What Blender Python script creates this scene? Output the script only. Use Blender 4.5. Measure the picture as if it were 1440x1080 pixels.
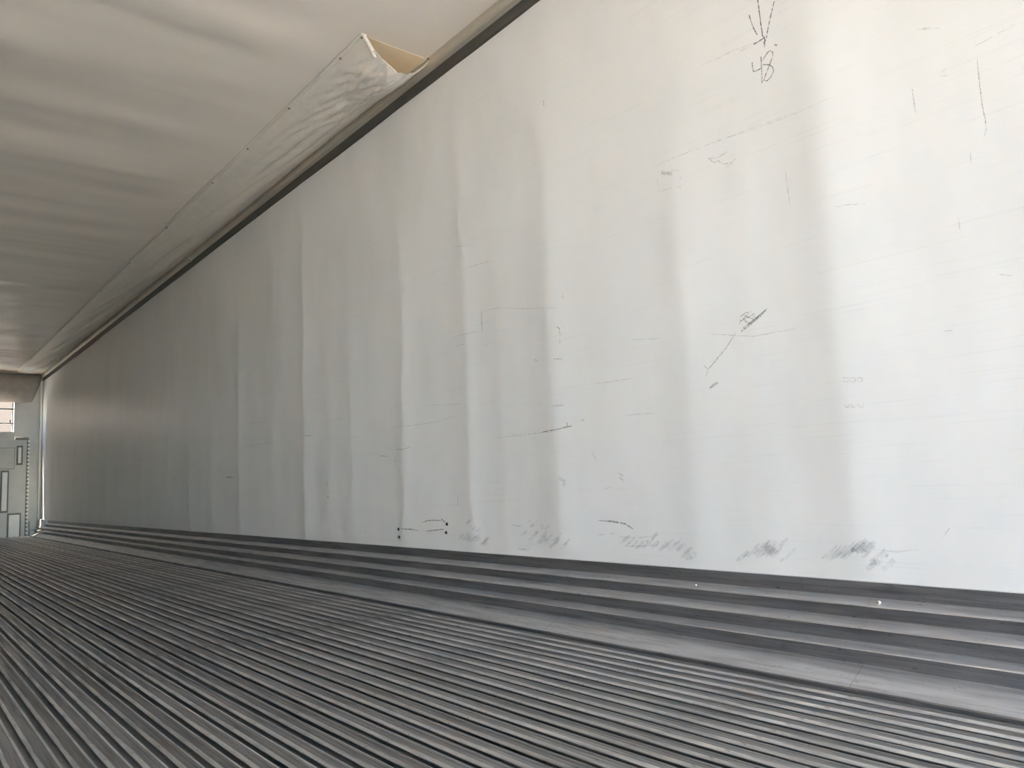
import bpy, bmesh, math, random
from mathutils import Vector, Matrix, noise
random.seed(7)
for o in list(bpy.data.objects): bpy.data.objects.remove(o)
scn = bpy.context.scene
C = scn.collection

# ------------------------------------------------------------------ camera
# metres; X across the trailer (right wall at +X), Y along it (front wall at +Y), Z up, z=0 top of floor bars
F = 1082.0; VPX, VPY = -171.0, 714.0; ROLL = 0.048
H = 0.567            # camera height above the trailer floor
def cray(u, v): return Vector(((u-720)/F, (v-540)/F, 1.0)).normalized()
aY = cray(VPX, VPY)
aU = -(aY.cross(cray(VPX+1000, VPY-1000*ROLL))).normalized()
aX = aY.cross(aU)
if aX.x < 0: aX = -aX
if aU.y > 0: aU = -aU
cam = bpy.data.cameras.new('camera'); camo = bpy.data.objects.new('camera', cam); C.objects.link(camo)
cam.sensor_fit = 'HORIZONTAL'; cam.sensor_width = 36.0; cam.lens = F/1440*36; cam.clip_start = .02; cam.clip_end = 500
M = Matrix(((aX.x, -aX.y, -aX.z, 0), (aY.x, -aY.y, -aY.z, 0), (aU.x, -aU.y, -aU.z, H), (0, 0, 0, 1)))
camo.matrix_world = M
scn.camera = camo
def wray(u, v):
    r = cray(u, v); return Vector((aX.dot(r), aY.dot(r), aU.dot(r)))

# ------------------------------------------------------------------ world, sun, exposure
scn.view_settings.view_transform = 'Standard'; scn.view_settings.look = 'None'
scn.view_settings.gamma = 1; scn.view_settings.use_curve_mapping = False
scn.view_settings.exposure = 3.12
scn.cycles.max_bounces = 16; scn.cycles.diffuse_bounces = 9; scn.cycles.glossy_bounces = 6
world = bpy.data.worlds.new('world'); scn.world = world; world.use_nodes = True
wn = world.node_tree.nodes; wl = world.node_tree.links
bg = wn['Background']; sky = wn.new('ShaderNodeTexSky')
sky.sky_type = 'NISHITA'; sky.sun_disc = False
sky.sun_elevation = math.radians(52); sky.sun_rotation = math.radians(-75)
sky.air_density = 1.2; sky.dust_density = 0.3; sky.ozone_density = 1.0
tint = wn.new('ShaderNodeMix'); tint.data_type = 'RGBA'; tint.blend_type = 'MULTIPLY'; tint.inputs[0].default_value = 1
tint.inputs[7].default_value = (.74, .92, 1.20, 1)
wl.new(sky.outputs[0], tint.inputs[6]); wl.new(tint.outputs[2], bg.inputs[0]); bg.inputs[1].default_value = 0.56
sun = bpy.data.lights.new('sun', 'SUN'); suno = bpy.data.objects.new('sun', sun); C.objects.link(suno)
sun.energy = 13.0; sun.angle = .01; sun.color = (1.0, .87, .69)
sd = Vector((math.cos(math.radians(52))*.95, -math.cos(math.radians(52))*.31, -math.sin(math.radians(52))))   # travel direction, from -X and a little from the front
suno.rotation_euler = sd.to_track_quat('-Z', 'Y').to_euler(); suno.location = (-6, 4, 9)

# ------------------------------------------------------------------ dimensions
WX = 2.07; LX = -0.43; Y0 = -5.20; L = 14.90; ZC = 2.66  # Y0 set far back: unseen rear lengthened to even out the light
pl = bpy.data.lights.new('rear_portal', 'AREA'); plo = bpy.data.objects.new('rear_portal', pl); C.objects.link(plo)
pl.shape = 'RECTANGLE'; pl.size = WX-LX; pl.size_y = ZC; pl.cycles.is_portal = True
plo.location = ((WX+LX)/2, Y0, ZC/2); plo.rotation_euler = (math.radians(90), 0, 0)

def on_wall(u, v, x=WX):
    r = wray(u, v); t = x/r.x; return r.y*t, H+r.z*t
def on_end(u, v, y=L):
    r = wray(u, v); t = y/r.y; return r.x*t, H+r.z*t
def on_ceil(u, v, z=ZC):
    r = wray(u, v); t = (z-H)/r.z; return r.x*t, r.y*t

# ------------------------------------------------------------------ materials
def newmat(name):
    m = bpy.data.materials.new(name); m.use_nodes = True
    return m, m.node_tree.nodes, m.node_tree.links, m.node_tree.nodes['Principled BSDF']
def coords(n, l, scale, kind='Object', rot=(0, 0, 0)):
    tc = n.new('ShaderNodeTexCoord'); mp = n.new('ShaderNodeMapping')
    mp.inputs['Scale'].default_value = scale; mp.inputs['Rotation'].default_value = rot
    l.new(tc.outputs[kind], mp.inputs[0]); return mp.outputs[0]
def noise_n(n, l, vec, scale, detail=4, rough=.55):
    t = n.new('ShaderNodeTexNoise'); t.inputs['Scale'].default_value = scale
    t.inputs['Detail'].default_value = detail; t.inputs['Roughness'].default_value = rough
    l.new(vec, t.inputs['Vector']); return t.outputs['Fac']
def ramp(n, l, fac, stops):
    r = n.new('ShaderNodeValToRGB')
    while len(r.color_ramp.elements) < len(stops): r.color_ramp.elements.new(.5)
    for e, (p, c) in zip(r.color_ramp.elements, stops):
        e.position = p; e.color = (*c, 1) if len(c) == 3 else c
    l.new(fac, r.inputs[0]); return r.outputs[0]
def mixc(n, l, fac, a, b, mode='MIX'):
    m = n.new('ShaderNodeMix'); m.data_type = 'RGBA'; m.blend_type = mode
    if isinstance(fac, (int, float)): m.inputs[0].default_value = fac
    else: l.new(fac, m.inputs[0])
    for s, v in ((6, a), (7, b)):
        if isinstance(v, tuple): m.inputs[s].default_value = (*v, 1)
        else: l.new(v, m.inputs[s])
    return m.outputs[2]
def bump(n, l, b, h, strength, dist=.002):
    t = n.new('ShaderNodeBump'); t.inputs['Strength'].default_value = strength; t.inputs['Distance'].default_value = dist
    l.new(h, t.inputs['Height']); l.new(t.outputs[0], b.inputs['Normal'])

def wall_material():
    m, n, l, b = newmat('white_liner_panel')
    c1 = coords(n, l, (1, .5, 34)); f1 = noise_n(n, l, c1, 5, 6, .65)       # fine scratches along the trailer
    s1 = ramp(n, l, f1, [(.28, (.93, .93, .92)), (.42, (1, 1, 1)), (1, (1, 1, 1))])
    c2 = coords(n, l, (1, 1.2, .5)); f2 = noise_n(n, l, c2, 2.2, 4, .6)
    s2 = ramp(n, l, f2, [(.3, (.93, .93, .92)), (.6, (1, 1, 1))])
    base = mixc(n, l, 1.0, s1, s2, 'MULTIPLY')
    col = mixc(n, l, 1.0, base, (.895, .875, .835), 'MULTIPLY')
    l.new(col, b.inputs['Base Color'])
    b.inputs['Roughness'].default_value = .30; b.inputs['Specular IOR Level'].default_value = .35
    rr = ramp(n, l, f1, [(.2, (.42,)*3), (.7, (.28,)*3)]); l.new(rr, b.inputs['Roughness'])
    f3 = noise_n(n, l, coords(n, l, (1, 1, .25)), 30, 2)
    bump(n, l, b, f3, .12, .002)
    return m
def ceiling_material():
    m, n, l, b = newmat('cream_ceiling_sheet')
    f = noise_n(n, l, coords(n, l, (.5, 1.2, 1)), 3, 4)
    l.new(ramp(n, l, f, [(.3, (.90, .82, .70)), (.7, (.94, .86, .74))]), b.inputs['Base Color'])
    b.inputs['Roughness'].default_value = .27
    return m
def metal(name, col, rough, metallic=1.0, dirt=.5, scale=(6, .5, 6), dcol=(.06, .055, .05), rand=0, fleck=True):
    m, n, l, b = newmat(name)
    f = noise_n(n, l, coords(n, l, scale), 4, 6, .65)
    base = mixc(n, l, ramp(n, l, f, [(.42, (0,)*3), (.72, (dirt,)*3)]), col, dcol)
    if fleck:
        f2 = noise_n(n, l, coords(n, l, (30, 9, 30)), 3, 5, .7)
        base = mixc(n, l, ramp(n, l, f2, [(.60, (0,)*3), (.72, (.7*min(1, dirt*1.6),)*3)]), base, dcol)
    if rand:
        oi = n.new('ShaderNodeObjectInfo')
        base = mixc(n, l, 1.0, base, ramp(n, l, oi.outputs['Random'], [(0, (1-rand,)*3), (1, (1,)*3)]), 'MULTIPLY')
    l.new(base, b.inputs['Base Color'])
    b.inputs['Metallic'].default_value = metallic
    l.new(ramp(n, l, f, [(.2, (rough-.07,)*3), (.8, (rough+.12,)*3)]), b.inputs['Roughness'])
    return m
def plain(name, col, rough=.5, metallic=0, var=.1, scale=8):
    m, n, l, b = newmat(name)
    f = noise_n(n, l, coords(n, l, (1, 1, 1)), scale, 4)
    l.new(ramp(n, l, f, [(.3, tuple(c*(1-var) for c in col)), (.7, col)]), b.inputs['Base Color'])
    b.inputs['Roughness'].default_value = rough; b.inputs['Metallic'].default_value = metallic
    return m
def fabric_material():
    m, n, l, b = newmat('cream_tarp_fabric')
    f = noise_n(n, l, coords(n, l, (1, 1, 1)), 14, 4)
    col = ramp(n, l, f, [(.3, (.89, .825, .71)), (.7, (.94, .88, .765))])
    l.new(col, b.inputs['Base Color']); b.inputs['Roughness'].default_value = .38
    v = noise_n(n, l, coords(n, l, (22, 14, 22)), 3, 3)
    bump(n, l, b, v, .35, .006)
    tr = n.new('ShaderNodeBsdfTranslucent'); tr.inputs[0].default_value = (.92, .80, .55, 1)
    mx = n.new('ShaderNodeMixShader'); mx.inputs[0].default_value = .12
    l.new(b.outputs[0], mx.inputs[1]); l.new(tr.outputs[0], mx.inputs[2])
    l.new(mx.outputs[0], n['Material Output'].inputs[0])
    return m
def mark_material(name, col, cover, scale=40, stretch=(1, 1, 1)):
    m, n, l, b = newmat(name)
    b.inputs['Base Color'].default_value = (*col, 1); b.inputs['Roughness'].default_value = .6
    f = noise_n(n, l, coords(n, l, stretch), scale, 5, .7)
    a = ramp(n, l, f, [(.35, (0,)*3), (.62, (cover,)*3)])
    l.new(a, b.inputs['Alpha'])
    return m
MAT = dict(
    wall=wall_material(), ceil=ceiling_material(), fabric=fabric_material(),
    bar=metal('worn_aluminium_floor', (.36, .35, .34), .42, .85, .65, (14, .6, 14), rand=.28),
    pan=metal('dirty_floor_pan', (.40, .39, .37), .5, .7, .6),
    scuff=metal('dull_aluminium_scuff', (.33, .33, .34), .36, .85, .6, (10, .8, 22)),
    rail=metal('bronze_grey_rail', (.66, .60, .49), .40, .55, .15, fleck=False),
    steel=metal('bright_steel', (.75, .74, .72), .25, 1, .1, fleck=False),
    end=plain('off_white_bulkhead', (.60, .60, .58), .45, 0, .12, 5),
    endd=plain('grey_bulkhead_seam', (.22, .22, .21), .6, 0, .2),
    endl=plain('white_plastic_post', (.84, .82, .78), .35, 0, .06),
    skirt=plain('grey_canvas_skirt', (.34, .31, .28), .7, 0, .2, 12),
    rubber=plain('dark_olive_strip', (.085, .078, .062), .45, 0, .15),  # plain dark tone of the strip under each rail
    tread=metal('lightened_aluminium_tread', (.66, .66, .67), .36, .85, .4, (10, .8, 22)),
    edge=metal('worn_edge_and_highlight', (.76, .75, .73), .42, .8, .6, (14, 1.1, 14), rand=.25),  # wear on the floor bars, painted highlight on the scuff noses
    stucco=plain('sand_stucco', (.062, .038, .017), .9, 0, .15, 1),
    lining=plain('yellow_duct_lining', (.90, .77, .54), .7, 0, .1, 6),
    dark=plain('dark_hole', (.03, .03, .03), .8, 0, .1),
    red_reflection=plain('rust_red_reflection', (.40, .12, .06), .5, 0, .2),
    shell=plain('trailer_shell', (.55, .55, .55), .5, 0, .1),
    ink=mark_material('violet_grey_ink', (.15, .11, .13), 1.0, 120),
    pencil=mark_material('pencil_grey', (.30, .29, .29), .6, 160),
    smudge=mark_material('black_rubber_smudge', (.44, .43, .44), .22, 28),
    faint=mark_material('faint_grey_scratch', (.46, .47, .44), .32, 60),
    ochre=mark_material('ochre_scrape', (.27, .20, .09), .85, 90),
)
gm, gn, gl, gb = newmat('pale_dusty_ground')
gf = noise_n(gn, gl, coords(gn, gl, (1, 1, 1)), .8, 6)
gl.new(ramp(gn, gl, gf, [(.3, (.60, .49, .355)), (.7, (.70, .58, .43))]), gb.inputs['Base Color']); gb.inputs['Roughness'].default_value = .9
MAT['ground'] = gm

# ------------------------------------------------------------------ helpers
def link(name, me, mat, parent=None, smooth=False):
    o = bpy.data.objects.new(name, me); C.objects.link(o)
    if mat and not me.materials: me.materials.append(MAT[mat])
    if parent: o.parent = parent
    if smooth:
        for p in me.polygons: p.use_smooth = True
    return o
def struct(o, label, cat):
    o['kind'] = 'structure'; o['label'] = label; o['category'] = cat; return o
def mesh(name, v, f):
    me = bpy.data.meshes.new(name); me.from_pydata(v, [], f); me.update(); return me
def boxes(name, bs, bevel=0):
    bm = bmesh.new()
    for (x0, x1, y0, y1, z0, z1) in bs:
        r = bmesh.ops.create_cube(bm, size=1)
        bmesh.ops.scale(bm, vec=(x1-x0, y1-y0, z1-z0), verts=r['verts'])
        bmesh.ops.translate(bm, vec=((x0+x1)/2, (y0+y1)/2, (z0+z1)/2), verts=r['verts'])
    if bevel: bmesh.ops.bevel(bm, geom=bm.edges[:], offset=bevel, segments=2, affect='EDGES', profile=.5)
    me = bpy.data.meshes.new(name); bm.to_mesh(me); bm.free(); return me
def extrude(name, prof, y0, y1, closed=True, caps=True, ny=1):
    n = len(prof); v = []; f = []
    for k in range(ny+1):
        y = y0+(y1-y0)*k/ny
        v += [(x, y, z) for x, z in prof]
    m = n if closed else n-1
    for k in range(ny):
        for i in range(m):
            j = (i+1) % n
            f.append((k*n+i, k*n+j, (k+1)*n+j, (k+1)*n+i))
    if closed and caps:
        f.append(tuple(range(n))); f.append(tuple(reversed(range(ny*n, ny*n+n))))
    me = mesh(name, v, f)
    bm = bmesh.new(); bm.from_mesh(me); bmesh.ops.recalc_face_normals(bm, faces=bm.faces[:]); bm.to_mesh(me); bm.free()
    return me
def nz(x, y, z): return noise.noise(Vector((x, y, z)))

# ------------------------------------------------------------------ ground outside the open rear doors
g = link('ground', mesh('ground', [(-60, -60, -1.3), (60, -60, -1.3), (60, 60, -1.3), (-60, 60, -1.3)], [(0, 1, 2, 3)]), 'ground')
struct(g, 'pale dusty ground outside below the trailer', 'ground')

bw = link('sky_screen_wall', boxes('sky_screen_wall', [(-16, 18, 20, 20.4, -1.3, 11.0)]), 'stucco')  # added wall: dims the opening and keeps sky light off the far end
struct(bw, 'brown stucco building wall outside the barred opening', 'wall')

# ------------------------------------------------------------------ right wall: thin liner bulging over the posts behind it
RIDGES = []
yy = 1.085-1.165; k = 0
while yy < L-.2:
    RIDGES.append((yy+random.uniform(-.02, .02), random.uniform(.015, .020), .075, .10))
    RIDGES.append((yy+.58+random.uniform(-.08, .08), random.uniform(.009, .014), .055, .075))
    for q in (.27, .87): RIDGES.append((yy+q+random.uniform(-.07, .07), random.uniform(.003, .0075), .035, .05))
    yy += 1.165; k += 1
yy = 2.6
while yy < L-.3:
    RIDGES.append((yy, random.uniform(.003, .0075), .03, .05)); yy += random.uniform(.16, .42)
def wall_off(y, z):
    s = 0
    fade = min(1, max(.15, (2.6-z)/1.2))
    for (c, a, w1, w2) in RIDGES:
        cc = c + .012*nz(c*3, z*1.3, 1) - .01*(z-1)
        d_ = y-cc
        if abs(d_) < .7:
            w = w1 if d_ > 0 else w2
            s += a*(.7+.45*nz(c, z*.9, 5))*math.exp(-math.sqrt(d_*d_+.0010)/w)
    s *= fade*min(1, max(0, (z-.235)/.05))
    s += (.0045*nz(y*.9, z*.55, 3) + .002*nz(y*3.5, z*.6, 9))*min(1, max(0, (z-.235)/.05))
    return s
def wall_x(y, z): return WX - wall_off(y, z)
def wall_mesh(name, sign, xf):
    ny, nz_ = 800, 1; z0, z1 = -.05, ZC+.02
    zs = [z0, .15, .235, .262, .29]+[.29+(z1-.29)*k/22 for k in range(1, 23)]; nz_ = len(zs)-1
    v = []; f = []
    ys = [Y0+(L-Y0)*((i/ny)**1.35) for i in range(ny+1)]
    for i in range(ny+1):
        for j in range(nz_+1):
            z = zs[j]; v.append((xf(ys[i], z), ys[i], z))
    w = nz_+1
    for i in range(ny):
        for j in range(nz_):
            q = (i*w+j, i*w+j+1, (i+1)*w+j+1, (i+1)*w+j)
            f.append(q if sign > 0 else q[::-1])
    return v, f, ys, w
def wall_obj(name, sign, xf, back):
    v, f, ys, w = wall_mesh(name, sign, xf)
    n0 = len(v)
    # thickness: plain back sheet and rear edge
    v += [(back, Y0, -.05), (back, L, -.05), (back, L, ZC+.02), (back, Y0, ZC+.02)]
    ny = len(ys)-1
    f.append((n0, n0+1, n0+2, n0+3) if sign > 0 else (n0+3, n0+2, n0+1, n0))
    f.append(tuple([n0, n0+3]+[j for j in range(w-1, -1, -1)]))
    f.append(tuple([n0+1, n0+2]+[ny*w+j for j in range(w-1, -1, -1)]))
    f.append(tuple([n0, n0+1]+[i*w for i in range(ny, -1, -1)]))
    f.append(tuple([n0+3, n0+2]+[i*w+w-1 for i in range(ny, -1, -1)]))
    o = link(name, mesh(name, v, f), 'wall')
    for p in list(o.data.polygons)[:ny*(w-1)]: p.use_smooth = True
    return o
wr = wall_obj('wall_right', 1, wall_x, WX+.09)
struct(wr, 'long white liner wall with vertical bulges, scuffs and handwriting', 'wall')
wlf = wall_obj('wall_left', -1, lambda y, z: LX+wall_off(L-y*.97+.3, z), LX-.09)
struct(wlf, 'white liner wall on the opposite side of the trailer', 'wall')

# ------------------------------------------------------------------ ceiling sheet, wavy between the roof bows
def ceil_z(x, y):
    a = .020*nz(y*1.15, x*.22, 2) + .020*nz(y*2.4, x*.35, 6) + .009*nz(y*5.0, x*.6, 8) + .003*nz(y*11, x*.8, 3)
    e = min(1, max(0, (1.63-x)/.30))*min(1, max(0, (x-LX)/.2))
    return ZC-.002 + a*e - .004*(1-e)*0
nx, ny = 30, 560
v = []; f = []
for i in range(ny+1):
    y = Y0+(L-Y0)*(i/ny)**1.2
    for j in range(nx+1):
        x = LX+(WX-LX)*j/nx; v.append((x, y, ceil_z(x, y)))
w = nx+1
for i in range(ny):
    for j in range(nx): f.append((i*w+j, (i+1)*w+j, (i+1)*w+j+1, i*w+j+1))
n0 = len(v); T = ZC+.12
v += [(LX-.09, Y0, T), (WX+.09, Y0, T), (WX+.09, L+.1, T), (LX-.09, L+.1, T)]
f.append((n0, n0+1, n0+2, n0+3))
f.append(tuple([n0, n0+1]+list(range(nx, -1, -1))))
o = link('ceiling', mesh('ceiling', v, f), 'ceil')
for p in list(o.data.polygons)[:nx*ny]: p.use_smooth = True
struct(o, 'cream ceiling sheet with soft ripples running across it', 'ceiling')

# ------------------------------------------------------------------ floor: pan and T shaped aluminium bars, one object each
fl = link('floor', boxes('floor', [(LX-.09, WX+.09, Y0, L+.1, -.16, -.019)]), 'pan')
struct(fl, 'ribbed aluminium trailer floor of long parallel bars', 'floor')
PB = .0555
prof = [(-.004, -.019), (-.004, -.0085), (-.0185, -.0070), (-.0200, -.0055), (-.0196, -.0038), (-.0120, -.0003), (-.0105, 0), (-.0040, 0), (-.0030, -.0009),
        (.0030, -.0009), (.0040, 0), (.0105, 0), (.0120, -.0003), (.0196, -.0038), (.0200, -.0055), (.0185, -.0070), (.004, -.0085), (.004, -.019)]
bar_me = extrude('floor_bar', prof, Y0, L-.02)
bar_me.materials.append(MAT['bar']); bar_me.materials.append(MAT['edge'])
for i in (3, 4, 12, 13): bar_me.polygons[i].material_index = 1
x = .281-PB/2
while x > LX+.16: x -= PB
x += PB
while x < 1.875:
    b = link('floor_bar', bar_me, 'bar', fl)
    b.location = (x, 0, random.uniform(-.0006, .0004)); b.rotation_euler = (0, random.gauss(0, .03), 0)
    x += PB

# ------------------------------------------------------------------ scuff plates along the foot of the walls
RT = [(2.068, 6.40), (2.066, 5.66), (2.030, 5.306), (2.039, 4.906), (2.004, 4.598), (2.013, 4.261), (1.978, 4.071), (1.988, 3.805)]
SP = [(xx, H-xx/rt) for xx, rt in RT]
NOSE = (0, 3, 6, 9)
TREAD = (2, 5, 8, 11)
def scuff_profile(mirror):
    p = []
    for i, (xx, zz) in enumerate(SP):
        if i in (2, 4, 6): p += [(xx+.0022, zz+.0022), (xx, zz-.0008)]     # rounded nose of each step
        elif i == 0: p += [(xx, zz), (xx-.003, zz-.0015)]
        else: p.append((xx, zz))
    p += [(1.904, .005), (1.901, .002), (1.901, -.026), (2.085, -.026), (2.085, SP[0][1])]
    p[1] = (SP[0][0]-.004, SP[0][1]-.001)
    if mirror: p = [(LX+(WX-a), b_) for a, b_ in p]
    return p
def bolt_mesh():
    bm = bmesh.new()
    r = bmesh.ops.create_cone(bm, cap_ends=True, segments=6, radius1=.008, radius2=.0075, depth=.006)
    r2 = bmesh.ops.create_uvsphere(bm, u_segments=10, v_segments=6, radius=.0062)
    bmesh.ops.translate(bm, vec=(0, 0, .003), verts=r2['verts'])
    me = bpy.data.meshes.new('bolt'); bm.to_mesh(me); bm.free(); return me
BOLT = bolt_mesh()
def scuff(name, label, mirror, joints):
    root = bpy.data.objects.new(name, None); C.objects.link(root); root.location = ((LX if mirror else WX), Y0, 0)
    struct(root, label, 'baseboard')
    pf = scuff_profile(mirror)
    js = [Y0]+joints+[L-.14]
    for a, b_ in zip(js[:-1], js[1:]):
        me = extrude('scuff_plate', pf, a+.0003, b_-.0003)
        me.materials.append(MAT['scuff']); me.materials.append(MAT['edge']); me.materials.append(MAT['tread'])
        for i in range(len(pf)):
            if i in NOSE: me.polygons[i].material_index = 1  # nose highlight put into the colour
            if i in TREAD: me.polygons[i].material_index = 2  # up-facing treads and apron painted lighter, as if catching more light
        o = link('scuff_plate', me, 'scuff', root); o.matrix_parent_inverse = Matrix.Translation(-root.location)
    return root
j1 = on_wall(1227, 838)[0]; j2 = on_wall(806, 788)[0]
joints = [j1, j2]
while joints[-1]+1.25 < L-1: joints.append(joints[-1]+1.22)
br = scuff('baseboard_right', 'grey aluminium stepped scuff plate along the foot of the long white wall', False, joints)
scuff('baseboard_left', 'grey aluminium stepped scuff plate along the foot of the opposite wall', True, [2.2+1.22*i for i in range(10)])
# bolts stand on the first slanted face
fx, fz = SP[1]; gx, gz = SP[2]
nrm = Vector((-(fz-gz), 0, (fx-gx))).normalized()
for (u, v_) in ((1239, 848), (982, 822), (808, 803), (676, 788), (574, 777)):
    yb, _ = on_wall(u, v_, 2.058)
    o = link('bolt', BOLT, 'steel', br); o.matrix_parent_inverse = Matrix.Translation(-br.location)
    o.location = ((fx+gx)/2, yb, (fz+gz)/2); o.rotation_euler = nrm.to_track_quat('Z', 'Y').to_euler()
    if u < 1200: o.scale = (.62, .62, .62)

# ------------------------------------------------------------------ top rails in the wall / ceiling corners
def rail_profile(mirror):
    # upper flange hangs off the ceiling, then a hollow curve runs back to the wall
    p = [(2.030, ZC+.01), (2.030, ZC-.012), (2.0275, ZC-.030), (2.0290, ZC-.044), (2.0345, ZC-.055)]
    p += [(2.043, ZC-.062), (2.052, ZC-.068), (2.085, ZC-.068), (2.085, ZC+.01)]
    if mirror: p = [(LX+(WX-a), b_) for a, b_ in p]
    return p
def rail(name, label, mirror, cuts):
    root = bpy.data.objects.new(name, None); C.objects.link(root); root.location = ((LX if mirror else WX), Y0, ZC)
    struct(root, label, 'trim')
    ys = [Y0]+cuts+[L-.01]
    for a, b_ in zip(ys[:-1], ys[1:]):
        o = link('rail_length', extrude('rail_length', rail_profile(mirror), a, b_-.002), 'rail', root)
        o.matrix_parent_inverse = Matrix.Translation(-root.location)
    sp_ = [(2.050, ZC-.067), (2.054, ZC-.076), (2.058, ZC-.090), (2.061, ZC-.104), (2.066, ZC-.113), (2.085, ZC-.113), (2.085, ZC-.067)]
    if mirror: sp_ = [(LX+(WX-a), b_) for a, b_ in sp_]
    o = link('lower_strip', extrude('lower_strip', sp_, Y0, L-.01), 'rubber', root); o.matrix_parent_inverse = Matrix.Translation(-root.location)  # separate lower strip, darker than the rail above it
    for c in cuts:
        pf = [(a-.0035*(1 if not mirror else -1), b_-.0035) for a, b_ in rail_profile(mirror)]
        o = link('joint_clip', extrude('joint_clip', pf, c-.018, c+.018), 'steel', root)
        o.matrix_parent_inverse = Matrix.Translation(-root.location)
    return root
yc = on_wall(272, 372)[0]
tr1 = rail('trim_1', 'dark bronze-grey metal rail along the top of the long white wall', False, [yc])
rail('trim_2', 'dark bronze-grey metal rail along the top of the opposite wall', True, [yc])
ya = on_wall(105, 503)[0]; yb = on_wall(140, 477)[0]
o = link('reflection_strip', boxes('reflection_strip', [(2.052, 2.068, yb, ya, ZC-.121, ZC-.113)], .001), 'red_reflection', tr1); o.matrix_parent_inverse = Matrix.Translation(-tr1.location)  # red strip added in place of an orange reflection on the rail

# ------------------------------------------------------------------ fabric air duct under the ceiling
DX0, DX1, DY0, DY1 = 1.672, 2.036, 2.99, 14.70
duct = bpy.data.objects.new('air_duct', None); C.objects.link(duct); duct.location = ((DX0+DX1)/2, DY0, ZC)
duct['label'] = 'cream fabric air duct riveted under the ceiling beside the top rail'; duct['category'] = 'air duct'
DI = Matrix.Translation(-duct.location)
def duct_pt(t, y):
    s = max(0, (y-DY0))
    sag = .068+.055*math.exp(-((s-.13)/.3)**2)+.012*nz(y*.8, 1, 4)
    if y > 13.2: sag *= max(.35, 1-(y-13.2)/1.8)
    skew = .5+.08*math.exp(-s/.8)
    tt = t**(math.log(.5)/math.log(skew))
    sh = math.sin(math.pi*tt)**.75 if 0 < t < 1 else 0
    wr_ = math.sin(math.pi*t)
    w_ = .016*nz(t*5+y*.9, y*.6-t*1.2, 1)+.009*nz(t*10+y*1.3, y*1.2, 2)
    w_ *= min(1, .25+s/.12)
    w_ += min(1, .15+s/.05)*.010*math.exp(-(s/.55)**2)*nz(t*7-s*2.5, s*3.5+t*3, 3)
    w_ += min(1, .15+s/.05)*.016*math.exp(-(s/1.2)**2)*nz(t*11+s*3, s*10+t*9, 6)+min(1, .15+s/.05)*.008*math.exp(-(s/.9)**2)*nz(t*26, s*22-t*14, 2)
    x = DX0+(DX1-DX0)*t+.012*nz(y*1.3, t*2, 7)*wr_
    return (x, y, ZC-.006-sag*sh+w_*wr_)
nt, nyy = 60, 520
v = []; f = []
for i in range(nyy+1):
    y = DY0+(DY1-DY0)*(i/nyy)**1.7
    for j in range(nt+1):
        t = j/nt
        p = duct_pt(t, y)
        if i < 12:    # end hem pulled back in the middle of the mouth
            p = (p[0], p[1]+.10*math.sin(math.pi*t)**2*(1-i/12), p[2])
        v.append(p)
w = nt+1
for i in range(nyy):
    for j in range(nt): f.append((i*w+j, (i+1)*w+j, (i+1)*w+j+1, i*w+j+1))
sheet = link('fabric_sheet', mesh('fabric_sheet', v, f), 'fabric', duct, True); sheet.matrix_parent_inverse = DI
sm = sheet.modifiers.new('thickness', 'SOLIDIFY'); sm.thickness = .0015; sm.offset = 0
o = link('inner_lining', boxes('inner_lining', [(DX0+.012, DX1-.018, DY0+.015, DY1-.2, ZC-.0068, ZC-.0050)]), 'lining', duct); o.matrix_parent_inverse = DI  # thin sheet that gives the duct interior its yellow tone
# folded hem around the mouth
hv = []; hf = []
for j in range(nt+1):
    a = Vector(v[j]); b_ = Vector(v[w*6+j]); d_ = .004
    hv += [(a.x, a.y-.002, a.z+.001), (a.x, a.y-.003, a.z-.003), (a.x, a.y+.03, a.z-.003-.001*(j % 3)), (a.x, a.y+.035, a.z+.0005)]
for j in range(nt):
    for q in range(4):
        r = (q+1) % 4; hf.append((j*4+q, j*4+r, (j+1)*4+r, (j+1)*4+q))
o = link('mouth_hem', mesh('mouth_hem', hv, hf), 'fabric', duct, True); o.matrix_parent_inverse = DI
# flat edge strips the rivets go through
def strip(xa, xb, ya, yb, name):
    n_ = 120; vv = []; ff = []
    for i in range(n_+1):
        y = ya+(yb-ya)*i/n_; dz = .0015*nz(y*3, xa, 1); wob = .006*nz(y*.7, xa*9, 3)
        zt = ZC-.004
        vv += [(xa+wob, y, zt+dz), (xa+wob, y, zt-.006+dz), (xb+wob, y, zt-.006+dz), (xb+wob, y, zt+dz)]
    for i in range(n_):
        for q in range(4):
            r = (q+1) % 4; ff.append((i*4+q, i*4+r, i*4+4+r, i*4+4+q))
    ff += [(0, 1, 2, 3), (n_*4+3, n_*4+2, n_*4+1, n_*4)]
    o = link(name, mesh(name, vv, ff), 'fabric', duct); o.matrix_parent_inverse = DI
strip(DX0-.016, DX0+.012, DY0, DY1, 'edge_strip')
strip(DX1-.016, DX1-.007, DY0, DY1, 'edge_strip')
bm = bmesh.new()
r = bmesh.ops.create_cone(bm, cap_ends=True, segments=10, radius1=.007, radius2=.004, depth=.005)
me_r = bpy.data.meshes.new('rivet'); bm.to_mesh(me_r); bm.free()
MAT['rivet'] = plain('dull_rivet', (.28, .20, .18), .5, .5, .1)
def rivet(x, y):
    o = link('rivet', me_r, 'rivet', duct); o.matrix_parent_inverse = DI
    o.location = (x, y, ZC-.0125); o.rotation_euler = (math.pi, 0, 0)
for (u, v_) in ((509, 50), (478, 79), (407, 150), (345, 206), (295, 254), (230, 318)):
    rivet(DX0, on_ceil(u, v_)[1])
for (u, v_) in ((606, 81), (575, 108), (497, 171)):
    rivet(DX1-.010, on_ceil(u, v_)[1])
y = 6.2
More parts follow.
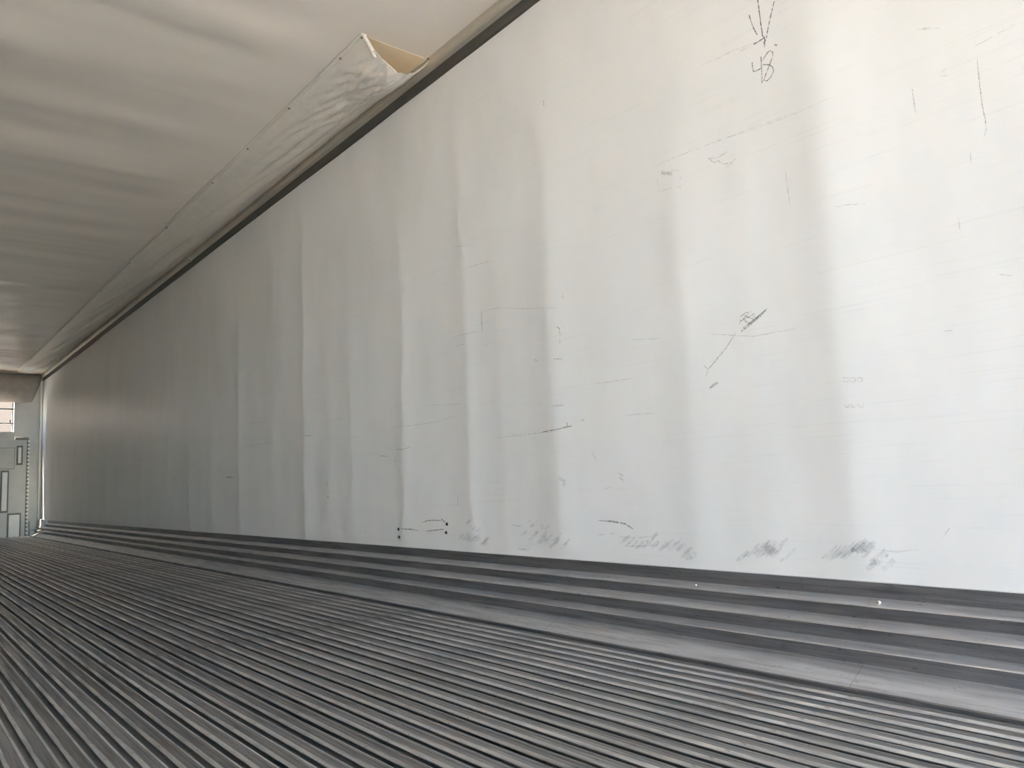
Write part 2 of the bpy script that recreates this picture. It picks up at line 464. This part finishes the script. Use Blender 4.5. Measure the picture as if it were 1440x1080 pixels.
while y < 14:
    rivet(DX0, y); rivet(DX1-.010, y+.4); y += 1.16

# ------------------------------------------------------------------ front wall with the opening behind the skirt
WA, WB, WZ0, WZ1 = -.025, 1.668, 1.69, 2.30
FT = .10
wf = link('wall_front', boxes('wall_front', [
    (LX-.09, WA, L, L+FT, -.16, ZC+.12), (WB, WX+.09, L, L+FT, -.16, ZC+.12),
    (WA, WB, L, L+FT, -.16, WZ0), (WA, WB, L, L+FT, WZ1, ZC+.12)]), 'end')
struct(wf, 'pale front wall at the far end of the trailer', 'wall')
wd = bpy.data.objects.new('window_1', None); C.objects.link(wd); wd.location = ((WA+WB)/2, L, WZ0)
struct(wd, 'bright barred opening high in the far end wall', 'window')
WI = Matrix.Translation(-wd.location)
def wpart(name, bs, mat, bevel=.002):
    o = link(name, boxes(name, bs, bevel), mat, wd); o.matrix_parent_inverse = WI
z_b1 = on_end(5, 575)[1]; z_b2 = on_end(5, 595)[1]
wpart('window_bar', [(WA, WB, L+.01, L+.04, z_b1-.011, z_b1+.011)], 'endd')
wpart('window_bar', [(WA, WB, L+.01, L+.04, z_b2-.011, z_b2+.011)], 'endd')
wpart('window_bar', [(1.640, 1.655, L+.012, L+.038, WZ0, WZ1)], 'endd')
wpart('window_sill', [(WA-.02, WB+.02, L-.02, L+.06, WZ0-.03, WZ0+.004)], 'end')
wpart('latch', [(1.60, 1.625, L-.002, L+.012, z_b2+.011, z_b2+.05)], 'endd')

# bulkhead on the front wall: panel, seams, perforated track, slots and hatches
bk = bpy.data.objects.new('bulkhead', None); C.objects.link(bk); bk.location = ((LX+WX)/2, L, 0)
bk['label'] = 'off-white bulkhead panel with slots and a perforated track on the far end wall'; bk['category'] = 'bulkhead'
BI = Matrix.Translation(-bk.location)
def bpart(name, bs, mat, bevel=0, parent=None):
    o = link(name, boxes(name, bs, bevel), mat, parent or bk); o.matrix_parent_inverse = BI if parent is None else Matrix()
    return o
def rect(u0, v0, u1, v1):
    a = on_end(u0, v0); b_ = on_end(u1, v1); return min(a[0], b_[0]), max(a[0], b_[0]), min(a[1], b_[1]), max(a[1], b_[1])
CX = (LX+WX)/2
def both(x0, x1): return [(x0, x1), (2*CX-x1, 2*CX-x0)]
tx = on_end(37, 680)[0]
bpart('panel', [(2*CX-tx, tx, L-.05, L+.0, -.03, on_end(30, 617)[1]-.02)], 'end', .004)
for (a, b_) in both(tx-.012, tx+.016):
    bpart('track_backing', [(a, b_, L-.060, L-.0, -.03, on_end(37, 616)[1])], 'endd', .003)
    z = .03
    while z < 1.56:
        bpart('track_slot', [(a+.010, b_+.012 if a > CX else b_-.004, L-.068, L-.055, z, z+.034)], 'endl', .002); z += .062
zt = on_end(30, 617)[1]
for (a, b_) in both(on_end(20, 620)[0], tx+.01):
    bpart('top_angle', [(a, b_, L-.065, L, zt-.022, zt+.022)], 'endd', .004)
def framed(u0, v0, u1, v1, name, rivets=False):
    x0, x1, z0, z1 = rect(u0, v0, u1, v1)
    for (a, b_) in both(x0, x1):
        fr = bpart(name, [(a, b_, L-.058, L-.045, z0, z1)], 'endd', .003)
        bpart(name+'_insert', [(a+.022, b_-.022, L-.066, L-.05, z0+.03, z1-.03)], 'endl', .003)
framed(23, 627, 31, 654, 'vent_slot')
framed(.5, 662, 10.5, 721, 'wide_slot')
framed(9.5, 722, 28, 757.5, 'floor_hatch')
x0, x1, z0, z1 = rect(-30, 631, 19, 659)
for (a, b_) in both(max(x0, CX+.05), x1):
    bpart('inset_panel', [(a, b_, L-.056, L-.045, z0, z1)], 'end', .003)
    bpart('panel_seam', [(a-.006, b_+.006, L-.053, L-.045, z0-.006, z1+.006)], 'endd', .002)
for (x0, x1) in both(1.915, 2.015):
    bpart('foot_box', [(x0, x1, L-.10, L, -.03, .085)], 'end', .006)
    bpart('kick_box', [(x0, x1, L-.07, L, .10, .225)], 'end', .006)
# corner posts
for sx in (1, -1):
    xa, xb = (2.025, 2.056) if sx > 0 else (2*CX-2.056, 2*CX-2.025)
    post = link('corner_post', boxes('corner_post', [(xa, xb, L-.05, L, .04, ZC-.12)], .008), 'endl')
    post['label'] = 'slim white corner post where the far end wall meets the '+('long scuffed wall' if sx > 0 else 'opposite wall')
    post['category'] = 'post'
    kx0, kx1 = (2.05, 2.075) if sx > 0 else (2*CX-2.075, 2*CX-2.05)
    kp = bpy.data.objects.new('corner_plate', None); C.objects.link(kp); kp.location = (kx0, L-.47, .01)
    for (za, zb) in ((.01, .12), (.13, .255)):
        o = link('plate', boxes('plate', [(kx0-.03, kx1, L-.80, L-.14, za, zb)], .004), 'end', kp); o.matrix_parent_inverse = Matrix.Translation(-kp.location)
    kp['label'] = 'small white two-piece plate at the foot of the '+('long scuffed wall' if sx > 0 else 'opposite wall')+' near the corner post'
    kp['category'] = 'plate'

# canvas skirt that closes the top of the front wall
ns, nt2 = 90, 24; v = []; f = []
for j in range(nt2+1):
    t = j/nt2
    xr = 2.045-.14*t**1.3; xl = 2*CX-xr
    for i in range(ns+1):
        s = i/ns; x = xl+(xr-xl)*s
        edge = math.sin(math.pi*s)**.35 if 0 < s < 1 else 0
        yv = L-.06-.20*math.sin(math.pi*t**.8)*edge-.03*nz(x*3, t*2, 4)*edge
        zb = 2.165+.012*nz(x*2.2, 1, 5)+.03*(1-edge)
        zv = ZC-.01+(zb-ZC+.01)*t
        v.append((x, min(yv, L-.03), zv))
w = ns+1
for j in range(nt2):
    for i in range(ns): f.append((j*w+i, j*w+i+1, (j+1)*w+i+1, (j+1)*w+i))
sk = link('canvas_skirt', mesh('canvas_skirt', v, f), 'skirt', None, True)
m_ = sk.modifiers.new('thickness', 'SOLIDIFY'); m_.thickness = .004
sk['label'] = 'dark grey canvas skirt hanging across the top of the far end wall'; sk['category'] = 'canvas skirt'

# ------------------------------------------------------------------ writing, scribbles and scuffs on the right wall
def strokes(name, mat, polys, width, taper=True, lift=.0009, label=None, jitter=0):
    v = []; f = []
    for poly in polys:
        wd_ = width
        if isinstance(poly[0], (int, float)): wd_ = poly[0]; poly = poly[1]
        pts = [Vector(on_wall(u, vv)) for u, vv in poly]
        q = []
        for a, b_ in zip(pts[:-1], pts[1:]):                     # short steps so that the mark follows the bulges
            n_ = max(1, int((b_-a).length/.012))
            q += [a.lerp(b_, k/n_) for k in range(n_)]
        q.append(pts[-1])
        if jitter: q = [p+Vector((random.gauss(0, jitter), random.gauss(0, jitter))) for p in q]
        n0 = len(v); m_ = len(q)
        for k, p in enumerate(q):
            t = (q[min(k+1, m_-1)]-q[max(k-1, 0)])
            t = t.normalized() if t.length > 1e-9 else Vector((1, 0))
            nn = Vector((-t.y, t.x)); ww = wd_*.36*(1 if not taper else (.35+.65*math.sin(math.pi*(k+.5)/m_)))
            for sgn in (-1, 1):
                e = p+nn*ww*sgn; v.append((wall_x(e.x, e.y)-lift, e.x, e.y))
        for k in range(m_-1): f.append((n0+2*k, n0+2*k+1, n0+2*k+3, n0+2*k+2))
    o = link(name, mesh(name, v, f), mat, wr)
    if label: o['label'] = label
    return o
strokes('handwriting', 'ink', [
    [(1058, 88), (1058.6, 96), (1060, 101), (1064, 100), (1071, 96)], [(1070.5, 80), (1071.5, 98), (1072, 117)],
    [(1072, 86), (1076, 80), (1080, 74), (1083.5, 71.5), (1087, 73.5), (1087.5, 79), (1084, 88), (1080.5, 97), (1076.5, 107), (1074.5, 113.5), (1079, 114), (1085, 108), (1088.7, 100), (1087, 94.5), (1082, 91.5), (1073, 91)],
    (.006, [(1089.5, 63.3), (1093.5, 64.2)])], .0044, False, label='handwritten number 48 in grey ink', lift=.001)
strokes('arrow_drawing', 'ink', [
    [(1053.5, 21), (1057, 32), (1060.5, 41), (1065, 49)], [(1064, -14), (1067, 8), (1070, 32), (1073, 52)], [(1089.5, 2), (1084.5, 22), (1080.5, 40), (1078, 54)],
    (.0055, [(1060, 62.5), (1067, 58.5), (1076, 53)]), (.008, [(1075.3, 58), (1075.5, 66.5)]), (.006, [(1074, 51), (1077, 58)])], .0050, False, label='ink strokes meeting in an arrow point')
# dotted square stamp and loose scribbles
random.seed(11)
def scrib(cx, cy, rx, ry, n_, slant=0):
    out = []; p = []
    for k in range(n_):
        a = k*1.9; px_ = cx+rx*math.cos(a)*random.uniform(.5, 1)+(slant*ry*math.sin(a)); py_ = cy+ry*math.sin(a*1.3)*random.uniform(.5, 1)
        p.append((px_, py_))
        if len(p) >= 4 and random.random() < .35: out.append(p); p = []
    if len(p) > 1: out.append(p)
    return out
strokes('pencil_scribble', 'faint', scrib(939, 244, 14, 5, 20)+[[(926, 250), (926, 262)], [(927, 264), (929, 271), (934, 268), (940, 266), (946, 265)], [(951, 264), (958, 263)], [(959, 249), (958.5, 254)], [(960, 258), (959, 266)], [(950, 241), (958, 240)]], .003, label='faint square of pencil dots')
strokes('pencil_scribble', 'pencil', [[(995, 226), (1003, 219), (1001, 224), (1010, 221)], [(997, 222), (1004, 229), (1012, 226)], [(1009, 222), (1018, 217), (1024, 213)], [(1010, 226), (1018, 231), (1024, 230)], [(1022, 235), (1028, 231), (1033, 225), (1037, 224)], [(1023, 230), (1028, 228)]], .0034)
strokes('rubber_scribble', 'pencil', [
    (.011, [(1043, 466), (1052, 459), (1060, 452), (1070, 444), (1079, 434)]), (.008, [(1045, 462), (1055, 454), (1066, 446), (1078, 436)]), (.007, [(1041, 452), (1051, 447), (1062, 441)]), (.007, [(1046, 450), (1056, 456)]),
    [(1041, 446), (1050, 440), (1058, 438)], [(1039, 456), (1046, 448), (1054, 440)], [(1048, 444), (1058, 448), (1064, 442)], [(1036, 468), (1030, 476), (1024, 486)],
    (.005, [(1028, 479), (1020, 491), (1012, 501), (1004, 511), (997, 519), (994, 529)]), [(991, 514), (997, 520)], (.012, [(998, 546), (1004, 542), (1010, 538)])], .004, label='slanted dark rubber scribble with a thin tail', jitter=.0006)
lo = []
for (x0, yb) in ((1191, 534), (1193, 570)):
    for k in range(3):
        cx = x0+k*9.5
        lo.append([(cx-3.5, yb-2), (cx, yb+(3 if yb > 550 else -3)), (cx+3.5, yb-2), (cx+4, yb+2.5), (cx, yb+3.5), (cx-3.5, yb+1.5)])
strokes('loop_row', 'faint', lo, .0032, False, label='two rows of three small pencil loops')
strokes('scratch_line', 'pencil', [[(1283, 124), (1285, 140), (1288.5, 160)], [(1374.5, 84), (1378, 118), (1382, 150), (1386, 168), (1387.5, 182), (1384, 193)]], .0034)
strokes('scratch_line', 'faint', [(.004, [(918, 236), (960, 218), (1010, 198), (1060, 182), (1110, 164), (1150, 148), (1170, 138)]), (.003, [(1000, 203), (1060, 179), (1120, 158)]),
    [(1105, 236), (1108, 262), (1112, 290)], [(1178, 292), (1190, 289), (1218, 287)], [(986, 92), (1010, 82), (1030, 72), (1062, 60)], [(1040, 72), (1058, 64)], [(1328, 466), (1341, 464)], [(1322, 40), (1290, 42), (1310, 38)], [(1430, 34), (1400, 50), (1370, 66)],
    [(1325, 757), (1331, 749), (1336, 742)], [(1330, 96), (1322, 108), (1336, 106)], [(1365, 215), (1366, 230)], [(1406, 386), (1425, 388)], [(1348, 306), (1351, 325)]], .0034)
strokes('scratch_line', 'pencil', [[(678, 438), (678.5, 452), (680, 469)], [(785, 459), (789, 462), (790, 472)], [(789.5, 476), (790, 483)], [(793, 415), (794, 420)], [(766, 142), (766.5, 149)], (.005, [(869, 665), (877, 668), (872, 672), (878, 676)]),
    [(558, 632), (570, 632), (579, 628)], (.006, [(535, 641), (546, 641.5)]), [(556.5, 641), (556.5, 655)], [(818, 592), (823, 590)], [(430, 613), (440, 612)], (.012, [(318, 671), (329, 671)]), [(460, 674), (463, 684)], (.012, [(461, 698), (464, 700)]), [(644, 698), (645, 712)], [(683, 732), (683, 738)], [(509, 746), (509.5, 749)], [(514, 746), (514.5, 749)], [(780, 505), (794, 505)], [(778, 571), (796, 570)], [(753, 506), (757, 507)]], .005)
strokes('scratch_line', 'faint', [[(638, 474), (655, 470), (678, 465)], [(678, 440), (690, 435), (702, 433), (740, 434), (786, 433)], [(640, 487), (656, 484)], [(555, 601), (590, 597), (620, 592), (645, 583)], [(600, 570), (650, 568)], [(344, 628), (370, 624), (398, 619)], [(352, 596), (380, 592)], [(648, 381), (672, 372), (696, 366)], [(840, 540), (890, 532)], [(850, 688), (862, 684)], [(640, 348), (660, 344)], [(700, 616), (740, 611), (790, 606)], [(720, 609), (735, 615)], [(1000, 470), (1060, 473), (1120, 462)], [(880, 584), (920, 581)], [(832, 632), (840, 648)], [(890, 478), (930, 476)]], .0042)
strokes('ochre_scrape', 'ochre', [[(566, 743.5), (580, 744), (589, 746)], [(594, 735), (602, 732), (612, 731.5), (622, 732)], (.006, [(762, 608), (780, 605), (799, 601)]), (.005, [(799.5, 594), (800, 603)]), (.005, [(794, 601), (806, 599)]), [(600, 747), (625, 744)], [(621, 729), (627, 735)], (.008, [(842, 732), (860, 733), (880, 736.5), (891, 744)])], .007)
# small screw heads in the liner
bm = bmesh.new(); bmesh.ops.create_cone(bm, cap_ends=True, segments=8, radius1=.0085, radius2=.006, depth=.005)
me_s = bpy.data.meshes.new('screw_head'); bm.to_mesh(me_s); bm.free()
for (u, v_) in ((562, 744), (563, 755), (629, 737), (628, 749)):
    y, z = on_wall(u, v_); o = link('screw_head', me_s, 'dark', wr); o.location = (wall_x(y, z)-.002, y, z); o.rotation_euler = (0, -math.pi/2, 0)
# rubber smears near the scuff plate
def smear(zones, name):
    polys = []
    for (u0, v0, u1, v1, n_, ln, wdt) in zones:
        for k in range(n_):
            t = (k+random.random()*.8)/n_
            u = u0+(u1-u0)*t; vv = v0+(v1-v0)*t+random.uniform(-9, 5); l_ = ln*random.uniform(.5, 1.2)
            polys.append((wdt*random.uniform(.9, 2.2), [(u, vv), (u+l_*.55, vv-l_*.38), (u+l_, vv-l_*.85)]))
    strokes(name, 'smudge', polys, .01, True, .0012)
smear([(645, 752, 684, 768, 9, 13, .012), (655, 742, 672, 748, 4, 10, .010), (732, 752, 800, 776, 10, 13, .012), (736, 740, 770, 752, 5, 12, .009)], 'rubber_smear')
smear([(868, 766, 935, 770, 9, 16, .010), (940, 776, 972, 788, 8, 14, .012)], 'rubber_smear')
smear([(1030, 785, 1100, 786, 8, 26, .010), (1060, 780, 1085, 778, 4, 20, .012)], 'rubber_smear')
smear([(1155, 792, 1190, 780, 6, 26, .008), (1196, 782, 1226, 784, 9, 18, .013), (1220, 796, 1244, 798, 6, 16, .011)], 'rubber_smear')
strokes('rubber_smear', 'smudge', [(.006, [(1230, 772), (1262, 776), (1292, 772)]), (.02, [(788, 672), (796, 676), (795, 684)]), (.006, [(870, 755), (900, 756), (930, 752)]), (.006, [(880, 768), (905, 768), (925, 766)]), (.007, [(840, 752), (870, 750)]), (.01, [(720, 738), (738, 741)]), (.012, [(728, 772), (745, 773)])], .01)
